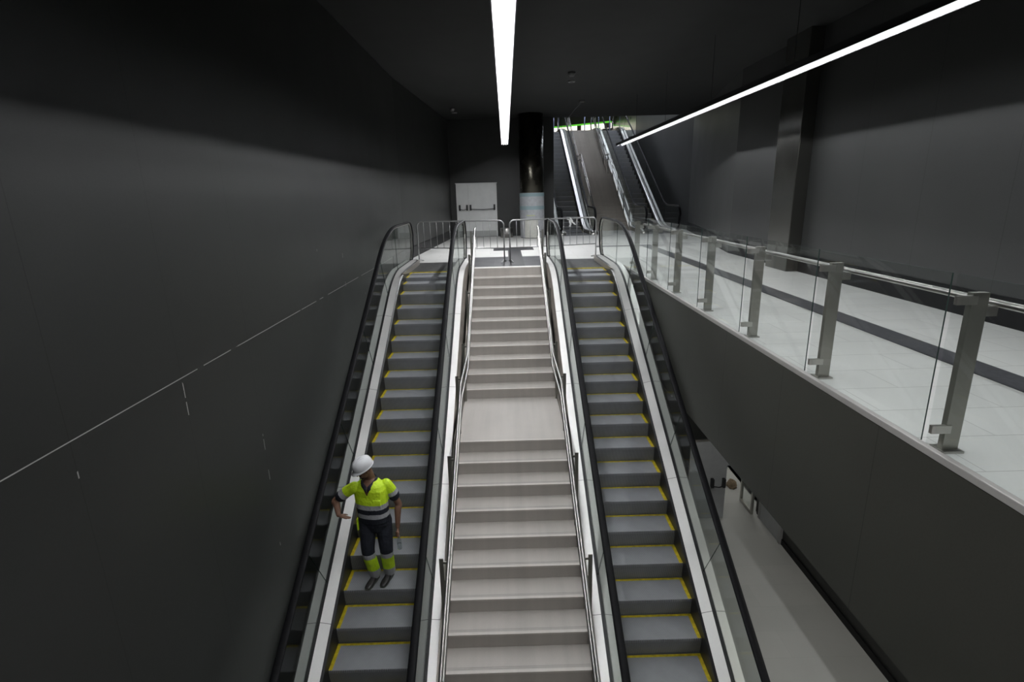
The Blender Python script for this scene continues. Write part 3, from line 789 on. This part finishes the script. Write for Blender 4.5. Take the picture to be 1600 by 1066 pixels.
# ------------------------------------------------------------------ lower level seen under the mezzanine
def lower_level():
    d = empty('door_2', (4.28, 11.8, LOW)); d['kind'] = 'structure'; d['label'] = 'white fire door leaf on the lower level'
    l = MB().box(.02, .93, -.05, 0, .01, 2.1).build('door_leaf', WHITE2, d); push_bar(l, .58, .86, 1.02, -.05, BLACKM)
    fr = MB().box(-.0, .02, -.06, .02, 0, 2.15); fr.box(0, 1.87, -.06, .02, 2.1, 2.15); fr.build('door_frame', STEEL, d)
    d = empty('door_3', (5.98, 11.85, LOW)); d['kind'] = 'structure'; d['label'] = 'open steel and glass door leaf seen edge on'
    m = MB().box(-.03, .03, .0, .06, .01, 2.1); m.box(-.03, .03, .62, .68, .01, 2.1); m.box(-.03, .03, .06, .62, .01, .09); m.box(-.03, .03, .06, .62, 2.02, 2.1)
    m.build('door_frame', STEEL, d); MB().box(-.004, .004, .06, .62, .09, 2.02).build('door_glass', GLASS2, d)
    d = empty('door_4', (6.13, 10.65, LOW)); d['kind'] = 'structure'; d['label'] = 'white door in the lower right wall'
    MB().box(-.04, .0, .1, 1.0, .01, 2.1).build('door_leaf', WHITE2, d)
    m = MB().box(-.05, .01, 0, .1, 0, 2.2); m.box(-.05, .01, 1.0, 1.1, 0, 2.2); m.box(-.05, .01, 0, 1.1, 2.1, 2.2); m.build('door_frame', mat('jamb', (.3, .3, .3), .4), d)
    # site debris in the room beyond
    def heap(name, x, y, sx, sy, sz, m, label, cat, sd):
        random.seed(sd); b = MB(); n0 = 0; R_, S_ = 8, 16
        for j in range(R_+1):
            ph = PI/2*j/R_
            for k in range(S_):
                a = 2*PI*k/S_; f = 1+random.uniform(-.18, .18)
                b.v.append((x+sx*math.cos(a)*math.cos(ph)*f, y+sy*math.sin(a)*math.cos(ph)*f, LOW+sz*math.sin(ph)*f))
        for j in range(R_):
            for k in range(S_): p = j*S_+k; q = j*S_+(k+1) % S_; b.face([p, q, q+S_, p+S_], 0, True)
        b.face(list(range(S_))[::-1]); b.face([R_*S_+k for k in range(S_)])
        tag(b.build(name, m), label, cat)
    heap('rubble_sack', 6.02, 13.2, .13, .16, .20, mat('sack_brown', (.20, .15, .10), .9, noise=.4, nscale=12), 'brown sack lying on the lower corridor floor', 'sack', 1)
    heap('plastic_sheet', 6.25, 14.6, .35, .3, .28, mat('sheet_grey', (.35, .37, .4), .6, noise=.3), 'crumpled grey plastic sheet on the lower corridor floor', 'plastic sheet', 2)
    heap('plastic_bag', 5.9, 15.5, .25, .25, .3, mat('bag_white', (.5, .55, .55), .5, noise=.2), 'pale plastic bag farther along the lower corridor', 'plastic bag', 3)
    hall_light(6.4, 12.6, 19.5, LOW+2.5, 'ceiling light of the lower corridor', 9.0, tint=(1, .99, .95))
    hall_light(4.2, -8, 11, -1.82, 'light line under the mezzanine slab', 17.0, tint=(1, .99, .94))
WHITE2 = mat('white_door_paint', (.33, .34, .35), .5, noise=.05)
lower_level()
# ------------------------------------------------------------------ the worker
def remesh(name, mb, voxel, mats, parent, org, smooth=6, cut=None, assign=None):
    me = bpy.data.meshes.new('tmp'); me.from_pydata(mb.v, [], mb.f)
    import bmesh
    bm = bmesh.new(); bm.from_mesh(me); bmesh.ops.recalc_face_normals(bm, faces=bm.faces); bm.to_mesh(me); bm.free()
    t = bpy.data.objects.new('tmp', me); C.objects.link(t)
    r = t.modifiers.new('r', 'REMESH'); r.mode = 'VOXEL'; r.voxel_size = voxel; r.adaptivity = 0
    s = t.modifiers.new('s', 'SMOOTH'); s.factor = .5; s.iterations = smooth
    dg = bpy.context.evaluated_depsgraph_get(); dg.update()
    out = bpy.data.meshes.new_from_object(t.evaluated_get(dg)); out.name = name
    bpy.data.objects.remove(t); bpy.data.meshes.remove(me)
    out.materials.clear()
    for m in mats: out.materials.append(m)
    if cut:
        bm = bmesh.new(); bm.from_mesh(out)
        bmesh.ops.delete(bm, geom=[f for f in bm.faces if cut(f.calc_center_median())], context='FACES'); bm.to_mesh(out); bm.free()
    for p in out.polygons:
        p.use_smooth = True
        if assign: p.material_index = assign(p.center, p.normal)
    o = bpy.data.objects.new(name, out); C.objects.link(o); o.parent = parent
    out.transform(Matrix.Translation(-Vector(org))); return o

def ellipsoid(mb, c, r, ax=None, seg=16, rings=10, mi=0):
    c = Vector(c); n0 = len(mb.v); A = ax or (Vector((1, 0, 0)), Vector((0, 1, 0)), Vector((0, 0, 1)))
    for j in range(1, rings):
        th = PI*j/rings
        for k in range(seg):
            a = 2*PI*k/seg
            mb.v.append(tuple(c+A[0]*r[0]*math.sin(th)*math.cos(a)+A[1]*r[1]*math.sin(th)*math.sin(a)+A[2]*r[2]*math.cos(th)))
    top = len(mb.v); mb.v.append(tuple(c+A[2]*r[2])); bot = len(mb.v); mb.v.append(tuple(c-A[2]*r[2]))
    for j in range(rings-2):
        for k in range(seg):
            a = n0+j*seg+k; b = n0+j*seg+(k+1) % seg; mb.face([a, a+seg, b+seg, b], mi, True)
    for k in range(seg):
        mb.face([top, n0+k, n0+(k+1) % seg], mi, True); e = n0+(rings-2)*seg; mb.face([bot, e+(k+1) % seg, e+k], mi, True)
def rings_loft(mb, rs, seg=24, yaw=0.0):
    n0 = len(mb.v); cy_, sy_ = math.cos(yaw), math.sin(yaw)
    for z, cx, cy, rx, ry in rs:
        for k in range(seg):
            a = 2*PI*k/seg; ca, sa = math.cos(a), math.sin(a)
            x = rx*math.copysign(abs(ca)**.85, ca); y = ry*math.copysign(abs(sa)**.85, sa)
            mb.v.append((cx+x*cy_-y*sy_, cy+x*sy_+y*cy_, z))
    for i in range(len(rs)-1):
        for k in range(seg): a = n0+i*seg+k; b = n0+i*seg+(k+1) % seg; mb.face([a, b, b+seg, a+seg], 0, True)
    mb.face([n0+k for k in range(seg)][::-1]); mb.face([n0+(len(rs)-1)*seg+k for k in range(seg)])
def limb(mb, pts, rs, seg=14, sx=1, sy=1, up=None):
    # densify and round the chain
    P = [Vector(p) for p in pts]; q = []; rr = []
    for i in range(len(P)-1):
        n = 6
        for j in range(n):
            t = j/n
            p0 = P[max(i-1, 0)]; p1 = P[i]; p2 = P[i+1]; p3 = P[min(i+2, len(P)-1)]
            q.append(.5*((2*p1)+(p2-p0)*t+(2*p0-5*p1+4*p2-p3)*t*t+(3*p1-p0-3*p2+p3)*t**3)); rr.append(rs[i]+(rs[i+1]-rs[i])*t)
    q.append(P[-1]); rr.append(rs[-1])
    mb.tube(q, 1, seg, rs=rr, sx=sx, sy=sy, up=up)
    ellipsoid(mb, q[0], (rr[0]*.98,)*3, seg=12, rings=8); ellipsoid(mb, q[-1], (rr[-1]*.98,)*3, seg=12, rings=8)

SKIN = mat('skin', (.20, .105, .070), .55, noise=.12, nscale=30)
HAIR = mat('dark_hair', (.018, .014, .012), .7)
HIVIS = mat('hi_vis_yellow', (.66, .95, .025), .6, noise=.10, nscale=14, bump=1, bscale=16)
NAVY = mat('navy_cloth', (.010, .012, .020), .8, noise=.25, nscale=20, bump=1, bscale=16)
RETRO = mat('reflective_tape', (.42, .42, .44), .45, noise=.08, nscale=20, bump=.8, bscale=16)
for m_ in (HIVIS, NAVY, RETRO):
    for n_ in m_.node_tree.nodes:
        if n_.type == 'BUMP': n_.inputs['Distance'].default_value = .014
BOOT = mat('boot_leather', (.022, .020, .020), .45, noise=.3, nscale=25)
SOLE = mat('boot_sole', (.10, .11, .09), .6)
HATM = mat('hard_hat_white', (.78, .78, .80), .28)
def person():
    org = Vector((-1.80, 6.20, -(11.62-6.0)*TAN))
    fz = org.z
    root = empty('person', org); tag(root, 'worker in white hard hat and yellow high-visibility shirt standing on the left escalator', 'person')
    yaw = math.radians(-14)
    hipR, hipL = Vector((-1.93, 6.25, fz+.90)), Vector((-1.72, 6.26, fz+.90))
    kneeR, kneeL = Vector((-1.925, 6.13, fz+.49)), Vector((-1.69, 6.15, fz+.49))
    ankR, ankL = Vector((-1.885, 6.20, fz+.085)), Vector((-1.70, 6.245, fz+.085))
    shR, shL = Vector((-2.065, 6.25, -1.865)), Vector((-1.640, 6.31, -1.865))
    elR, elL = Vector((-2.315, 6.27, -2.07)), Vector((-1.535, 6.36, -2.18))
    wrR, wrL = Vector((-2.235, 6.075, -2.165)), Vector((-1.54, 6.255, -2.475))
    neck = Vector((-1.845, 6.285, -1.765))
    # head frame
    f = Vector((-.74, -.60, -.36)).normalized(); side = Vector((0, 0, 1)).cross(f).normalized(); upv = f.cross(side).normalized()
    side = upv.cross(f).normalized()*-1
    hc = Vector((-1.895, 6.215, -1.605))
    def H(a, b, c): return hc+side*a+f*b+upv*c
    b = MB()
    ax = (side, f, upv)
    ellipsoid(b, H(0, -.01, .035), (.074, .095, .088), ax, 24, 16)          # skull
    ellipsoid(b, H(0, .022, -.035), (.060, .068, .078), ax, 20, 14)          # face and jaw
    ellipsoid(b, H(0, .060, -.092), (.027, .026, .022), ax, 12, 10)          # chin
    b.tube([H(0, .090, .012), H(0, .108, -.022), H(0, .100, -.032)], 1, 8, rs=[.009, .0145, .012])   # nose
    for s in (-1, 1):
        ellipsoid(b, H(s*.032, .078, .022), (.021, .013, .007), ax, 10, 8)   # brow
        ellipsoid(b, H(s*.078, -.008, -.01), (.010, .020, .032), ax, 10, 8)  # ear
        ellipsoid(b, H(s*.036, .060, -.028), (.020, .020, .018), ax, 10, 8)  # cheek
    ellipsoid(b, H(0, .084, -.058), (.024, .011, .006), ax, 12, 8)           # upper lip
    ellipsoid(b, H(0, .082, -.068), (.021, .011, .006), ax, 12, 8)           # lower lip
    limb(b, [H(0, -.03, -.05), neck+Vector((0, 0, .01)), neck-Vector((0, 0, .05))], [.058, .062, .075])
    # trunk under the clothes
    rings_loft(b, [(-1.76, neck.x, neck.y, .062, .058), (-1.80, neck.x, neck.y, .105, .080), (-1.85, neck.x, 6.275, .165, .112), (-1.92, -1.85, 6.27, .195, .128), (-2.05, -1.85, 6.265, .19, .12), (-2.25, -1.84, 6.26, .175, .12), (-2.40, -1.83, 6.26, .18, .12), (fz+.80, -1.83, 6.26, .16, .11)], yaw=yaw)
    limb(b, [shR+Vector((.03, 0, -.03)), elR, elR.lerp(wrR, .3), wrR], [.044, .046, .046, .029]); limb(b, [shL+Vector((-.03, 0, -.03)), elL, elL.lerp(wrL, .3), wrL], [.044, .046, .046, .029])
    # forearm swell
    limb(b, [hipR, kneeR, ankR], [.085, .058, .04]); limb(b, [hipL, kneeL, ankL], [.085, .058, .04])
    # right hand: open, palm up, fingers towards the escalator
    d = (Vector((-2.035, 6.01, -2.195))-wrR).normalized(); lat = Vector((.2, -.95, .1)); lat = (lat-d*lat.dot(d)).normalized(); pn = d.cross(lat)
    pc = wrR+d*.055
    ellipsoid(b, pc, (.052, .040, .017), (d, lat, pn), 16, 10)
    ellipsoid(b, wrR+d*.02, (.035, .028, .022), (d, lat, pn), 12, 8)
    for i, (o_, ln, cu) in enumerate(((-.031, .068, .10), (-.011, .078, .05), (.010, .074, .08), (.029, .058, .18))):
        s0 = wrR+d*.092+lat*o_; s1 = s0+d*ln*.45; s2 = s1+(d-pn*cu).normalized()*ln*.32; s3 = s2+(d-pn*cu*2.2).normalized()*ln*.26
        b.tube([s0-d*.02, s0, s1, s2, s3], 1, 8, rs=[.0095, .0095, .0088, .0082, .0066]); ellipsoid(b, s3, (.0066,)*3, None, 8, 6)
    t0 = wrR+d*.03+lat*-.030; t1 = t0+(d*.6-lat*.8).normalized()*.04; t2 = t1+(d*.9-lat*.35).normalized()*.032
    b.tube([t0, t1, t2], 1, 8, rs=[.014, .011, .008]); ellipsoid(b, t2, (.008,)*3, None, 8, 6)
    # left hand: hanging, fingers closed round the neck of a bottle
    d2 = Vector((.05, -.30, -.95)).normalized(); bo = wrL+d2*.105+Vector((.012, -.030, 0))
    fw = Vector((0, -1, .1)); fw = (fw-d2*fw.dot(d2)).normalized(); sd = d2.cross(fw)
    ellipsoid(b, wrL+d2*.055, (.020, .040, .050), (sd, fw, d2), 14, 10)
    for i in range(4):
        z_ = .078+.0*i; base = wrL+d2*(.062+.019*i)
        ps = []; L = (.040, .043, .041, .036)[i]
        for q in range(6):
            a = -.6+q*.62
            ps.append(base+fw*(.026+.026*math.sin(a)*1.0)+sd*(.026*math.cos(a)-.006))
        b.tube(ps, 1, 8, rs=[.0098, .0095, .009, .0086, .008, .007])
    tb = wrL+d2*.04+fw*.03; b.tube([tb, tb+d2*.03+fw*.015-sd*.008, tb+d2*.055+fw*.012-sd*.014], 1, 8, rs=[.013, .011, .008])
    def body_mat(c, n):
        c = c
        r = c-hc; a, bb, cc = r.dot(side), r.dot(f), r.dot(upv)
        if abs(a) < .062 and bb > .030 and cc < -.050 and cc > -.15:
            if abs(a) < .030 and bb > .045 and (cc < -.076 or (cc > -.056 and cc < -.046)): return 1
            if cc < -.088 and bb > .04: return 1
        if cc > .035 and bb < .03 and abs(a) < .2 and cc < .3: return 1
        return 0
    remesh('body', b, .0058, [SKIN, HAIR], root, org, 3, assign=body_mat)
    # eyes
    e = MB()
    for s in (-1, 1): ellipsoid(e, H(s*.030, .079, .004)-org, (.012, .006, .006), ax, 10, 8)
    e.build('eye', mat('eye_dark', (.02, .015, .012), .2), root)
    # shirt
    s = MB()
    rings_loft(s, [(-1.770, neck.x, neck.y, .080, .074), (-1.800, neck.x-.003, neck.y, .125, .095), (-1.845, -1.852, 6.278, .190, .122), (-1.90, -1.852, 6.272, .215, .135), (-1.98, -1.852, 6.27, .222, .137), (-2.08, -1.848, 6.262, .215, .146), (-2.20, -1.842, 6.258, .208, .152), (-2.30, -1.838, 6.255, .210, .152), (-2.345, -1.835, 6.255, .214, .154)], 28, yaw)
    cR = shR.lerp(elR, .70); cL = shL.lerp(elL, .62)
    limb(s, [shR+Vector((.015, 0, -.010)), shR.lerp(elR, .35), cR], [.074, .075, .078]); limb(s, [shL+Vector((-.015, 0, -.010)), shL.lerp(elL, .35), cL], [.074, .075, .078])
    s.box(-1.80, -1.70, 6.112, 6.16, -2.10, -2.005)      # breast pocket
    def vcut(c):
        if c.z > -1.782: return True
        w = (c.z+1.945)*.52
        return c.z > -1.945 and c.y < 6.28 and abs(c.x+1.868) < w
    dR = (elR-shR).normalized(); dL = (elL-shL).normalized(); lR = (cR-shR).length; lL = (cL-shL).length
    def smat(c, n):
        tR = (c-shR).dot(dR)/lR; tL = (c-shL).dot(dL)/lL
        if c.x < -2.09 and (c-shR-dR*(c-shR).dot(dR)).length < .11:
            if tR > .97-.10: return 1
            if tR > .55: return 2
        if c.x > -1.625 and (c-shL-dL*(c-shL).dot(dL)).length < .11:
            if tL > .84: return 1
            if tL > .55: return 2
        zz = c.z+.10*(c.y-6.12)
        if zz > -2.075: return 0
        if zz > -2.140: return 2
        if zz > -2.205: return 1
        if zz > -2.265: return 2
        return 1
    remesh('shirt', s, .0065, [HIVIS, NAVY, RETRO], root, org, 2, cut=vcut, assign=smat)['label'] = 'yellow high-visibility polo shirt with grey and navy bands'
    # collar
    c = MB()
    for sg in (-1, 1):
        n0 = len(c.v); K = 9
        for i in range(K):
            t = i/(K-1); a = PI/2-t*PI*.98 if sg > 0 else PI/2+t*PI*.98
            rx, ry = .090, .084
            drop = t**2*.085; px_ = neck.x-.008+rx*math.cos(a)*(1-.35*t**3)-.004; py_ = neck.y+ry*math.sin(a)-t**2*.058
            z0 = -1.735-drop
            ox, oy = math.cos(a)*.030, math.sin(a)*.026
            for (dx, dy, dz) in ((0, 0, 0), (ox, oy, -.036-.022*t), (ox*.9, oy*.9, -.042-.022*t), (-ox*.1, -oy*.1, -.008)):
                c.v.append(tuple(Vector((px_+dx, py_+dy, z0+dz))-org))
        for i in range(K-1):
            for k in range(4): a = n0+4*i+k; bq = n0+4*i+(k+1) % 4; c.face([a, bq, bq+4, a+4], 0, True)
        c.face([n0, n0+1, n0+2, n0+3]); e_ = n0+4*(K-1); c.face([e_+3, e_+2, e_+1, e_])
    c.build('collar', NAVY, root)
    # trousers
    t = MB()
    rings_loft(t, [(-2.29, -1.838, 6.256, .196, .138), (-2.36, -1.836, 6.258, .207, .146), (fz+.86, -1.83, 6.262, .208, .148), (fz+.78, -1.828, 6.262, .190, .135), (fz+.74, -1.826, 6.262, .12, .11)], 26, yaw)
    limb(t, [hipR+Vector((-.0, 0, -.02)), hipR.lerp(kneeR, .5), kneeR, kneeR.lerp(ankR, .5), ankR+Vector((0, .0, .02))], [.112, .102, .086, .083, .080])
    limb(t, [hipL+Vector((.0, 0, -.02)), hipL.lerp(kneeL, .5), kneeL, kneeL.lerp(ankL, .5), ankL+Vector((0, .0, .02))], [.112, .102, .086, .083, .080])
    def tmat(c, n):
        z = c.z-fz+(.10*(c.y-6.1))
        if z > .475: return 0
        if z > .405: return 2
        if z > .20: return 1
        if z > .13: return 2
        return 2
    remesh('trousers', t, .0085, [NAVY, HIVIS, RETRO], root, org, 2, assign=tmat)['label'] = 'navy work trousers with yellow and grey bands at the shins'
    MB().box(-2.048-org.x, -2.030-org.x, 6.17-org.y, 6.235-org.y, -2.46-org.z, -2.30-org.z).build('pocket_trim', HIVIS, root, bevel=.003)
    # boots
    for nm, an, toe in (('boot', ankR, Vector((-1.955, 5.985, fz))), ('boot', ankL, Vector((-1.765, 6.025, fz)))):
        bt = MB(); dv = (Vector((toe.x, toe.y, 0))-Vector((an.x, an.y, 0))).normalized()
        heel = Vector((an.x, an.y, fz))-dv*.065; sdv = Vector((-dv.y, dv.x, 0)); L = (toe-heel).length
        n0 = 0; prof = [(0, .030, .075), (.10, .040, .105), (.30, .042, .115), (.50, .044, .082), (.72, .052, .062), (.90, .045, .050), (1.0, .026, .034)]
        for (u, w, h) in prof:
            cpt = heel+dv*L*u; n = len(bt.v)
            for k in range(12):
                a = 2*PI*k/12; xx = w*math.cos(a); zz = h/2+h/2*math.sin(a)
                if zz < .012: zz = .012
                bt.v.append(tuple(cpt+sdv*xx+Vector((0, 0, zz))))
        for i in range(len(prof)-1):
            for k in range(12): a = i*12+k; q = i*12+(k+1) % 12; bt.face([a, q, q+12, a+12], 0, True)
        bt.face(list(range(12))[::-1]); bt.face([(len(prof)-1)*12+k for k in range(12)])
        limb(bt, [an+Vector((0, 0, -.02)), an+Vector((0, 0, .09))], [.052, .054])
        def bm_(c, n): return 0
        o = remesh(nm, bt, .006, [BOOT], root, org, 3)
        so = MB(); pts = []
        for u, w in ((0, .024), (.05, .034), (.3, .038), (.5, .040), (.75, .048), (.93, .040), (1.0, .020)):
            pts.append((u, w))
        poly = [heel+dv*L*u+sdv*w for u, w in pts]+[heel+dv*(L*u+.004)-sdv*w for u, w in reversed(pts)]
        so.hprism([(p.x-org.x, p.y-org.y) for p in poly], .002, .024)
        so.build('sole', SOLE, o)
    # hard hat
    h = MB(); hatc = H(0, -.012, .045); n0 = 0; seg = 36
    rings = [(1.0, 0), (1.02, .02), (1.0, .045), (.93, .075), (.80, .098), (.60, .116), (.36, .126), (.14, .130)]
    for sc, z in rings:
        for k in range(seg):
            a = 2*PI*k/seg; rx, ry = .108*sc, .134*sc
            ridge = .006 if (abs(math.cos(a)) < .28 and sc < 1.0) else 0
            h.v.append(tuple(hatc+side*rx*math.cos(a)+f*ry*math.sin(a)+upv*(z+ridge)-org))
    for i in range(len(rings)-1):
        for k in range(seg): a = i*seg+k; q = i*seg+(k+1) % seg; h.face([a, q, q+seg, a+seg], 0, True)
    h.face([(len(rings)-1)*seg+k for k in range(seg)], 0, True)
    # brim: wider at the front
    n1 = len(h.v)
    for sc_in, zz in ((1.0, -.001), (None, -.010), (None, -.014), (.97, -.006)):
        for k in range(seg):
            a = 2*PI*k/seg; fr = max(0, math.sin(a))
            if sc_in: rx, ry = .108*sc_in, .134*sc_in
            else: rx, ry = .118, .142+.034*fr**1.5
            h.v.append(tuple(hatc+side*rx*math.cos(a)+f*ry*math.sin(a)+upv*(zz-(0 if sc_in else .010*fr))-org))
    for i in range(3):
        for k in range(seg): a = n1+i*seg+k; q = n1+i*seg+(k+1) % seg; h.face([a, a+seg, q+seg, q], 0, True)
    for k in range(-1, 2):       # three ribs over the crown
        p = [hatc+side*k*.034+f*(.134*math.cos(t)*.97)+upv*(.128*math.sin(t)-abs(k)*.006+.004)-org for t in [PI*(.10+.8*q/14) for q in range(15)]]
        h.tube(p, .0075, 8)
    hat = h.build('hard_hat', HATM, root); hat['label'] = 'white hard hat'
    hat.data.polygons.foreach_set('use_smooth', [True]*len(hat.data.polygons))
    # bottle, held in the left hand
    bt = empty('water_bottle', bo+d2*.02); tag(bt, 'clear plastic water bottle hanging from the worker\'s left hand', 'bottle')
    B = MB().lathe([(.0, -.175), (.027, -.173), (.031, -.165), (.030, -.12), (.028, -.115), (.031, -.11), (.031, -.06), (.026, -.035), (.013, -.012), (.012, .01), (.0, .01)], 0, 0, 24)
    B.build('bottle_body', glass_mat('bottle_plastic', (.86, .88, .88)), bt)
    MB().lathe([(.0, -.002), (.0145, -.002), (.0145, .020), (0, .021)], 0, 0, 20).build('cap', mat('bottle_cap', (.5, .5, .52), .4), bt)
    MB().lathe([(.0285, -.172), (.0285, -.10), (.0, -.10), (.0, -.172)], 0, 0, 20).build('water', glass_mat('water', (.93, .95, .95)), bt)
person()
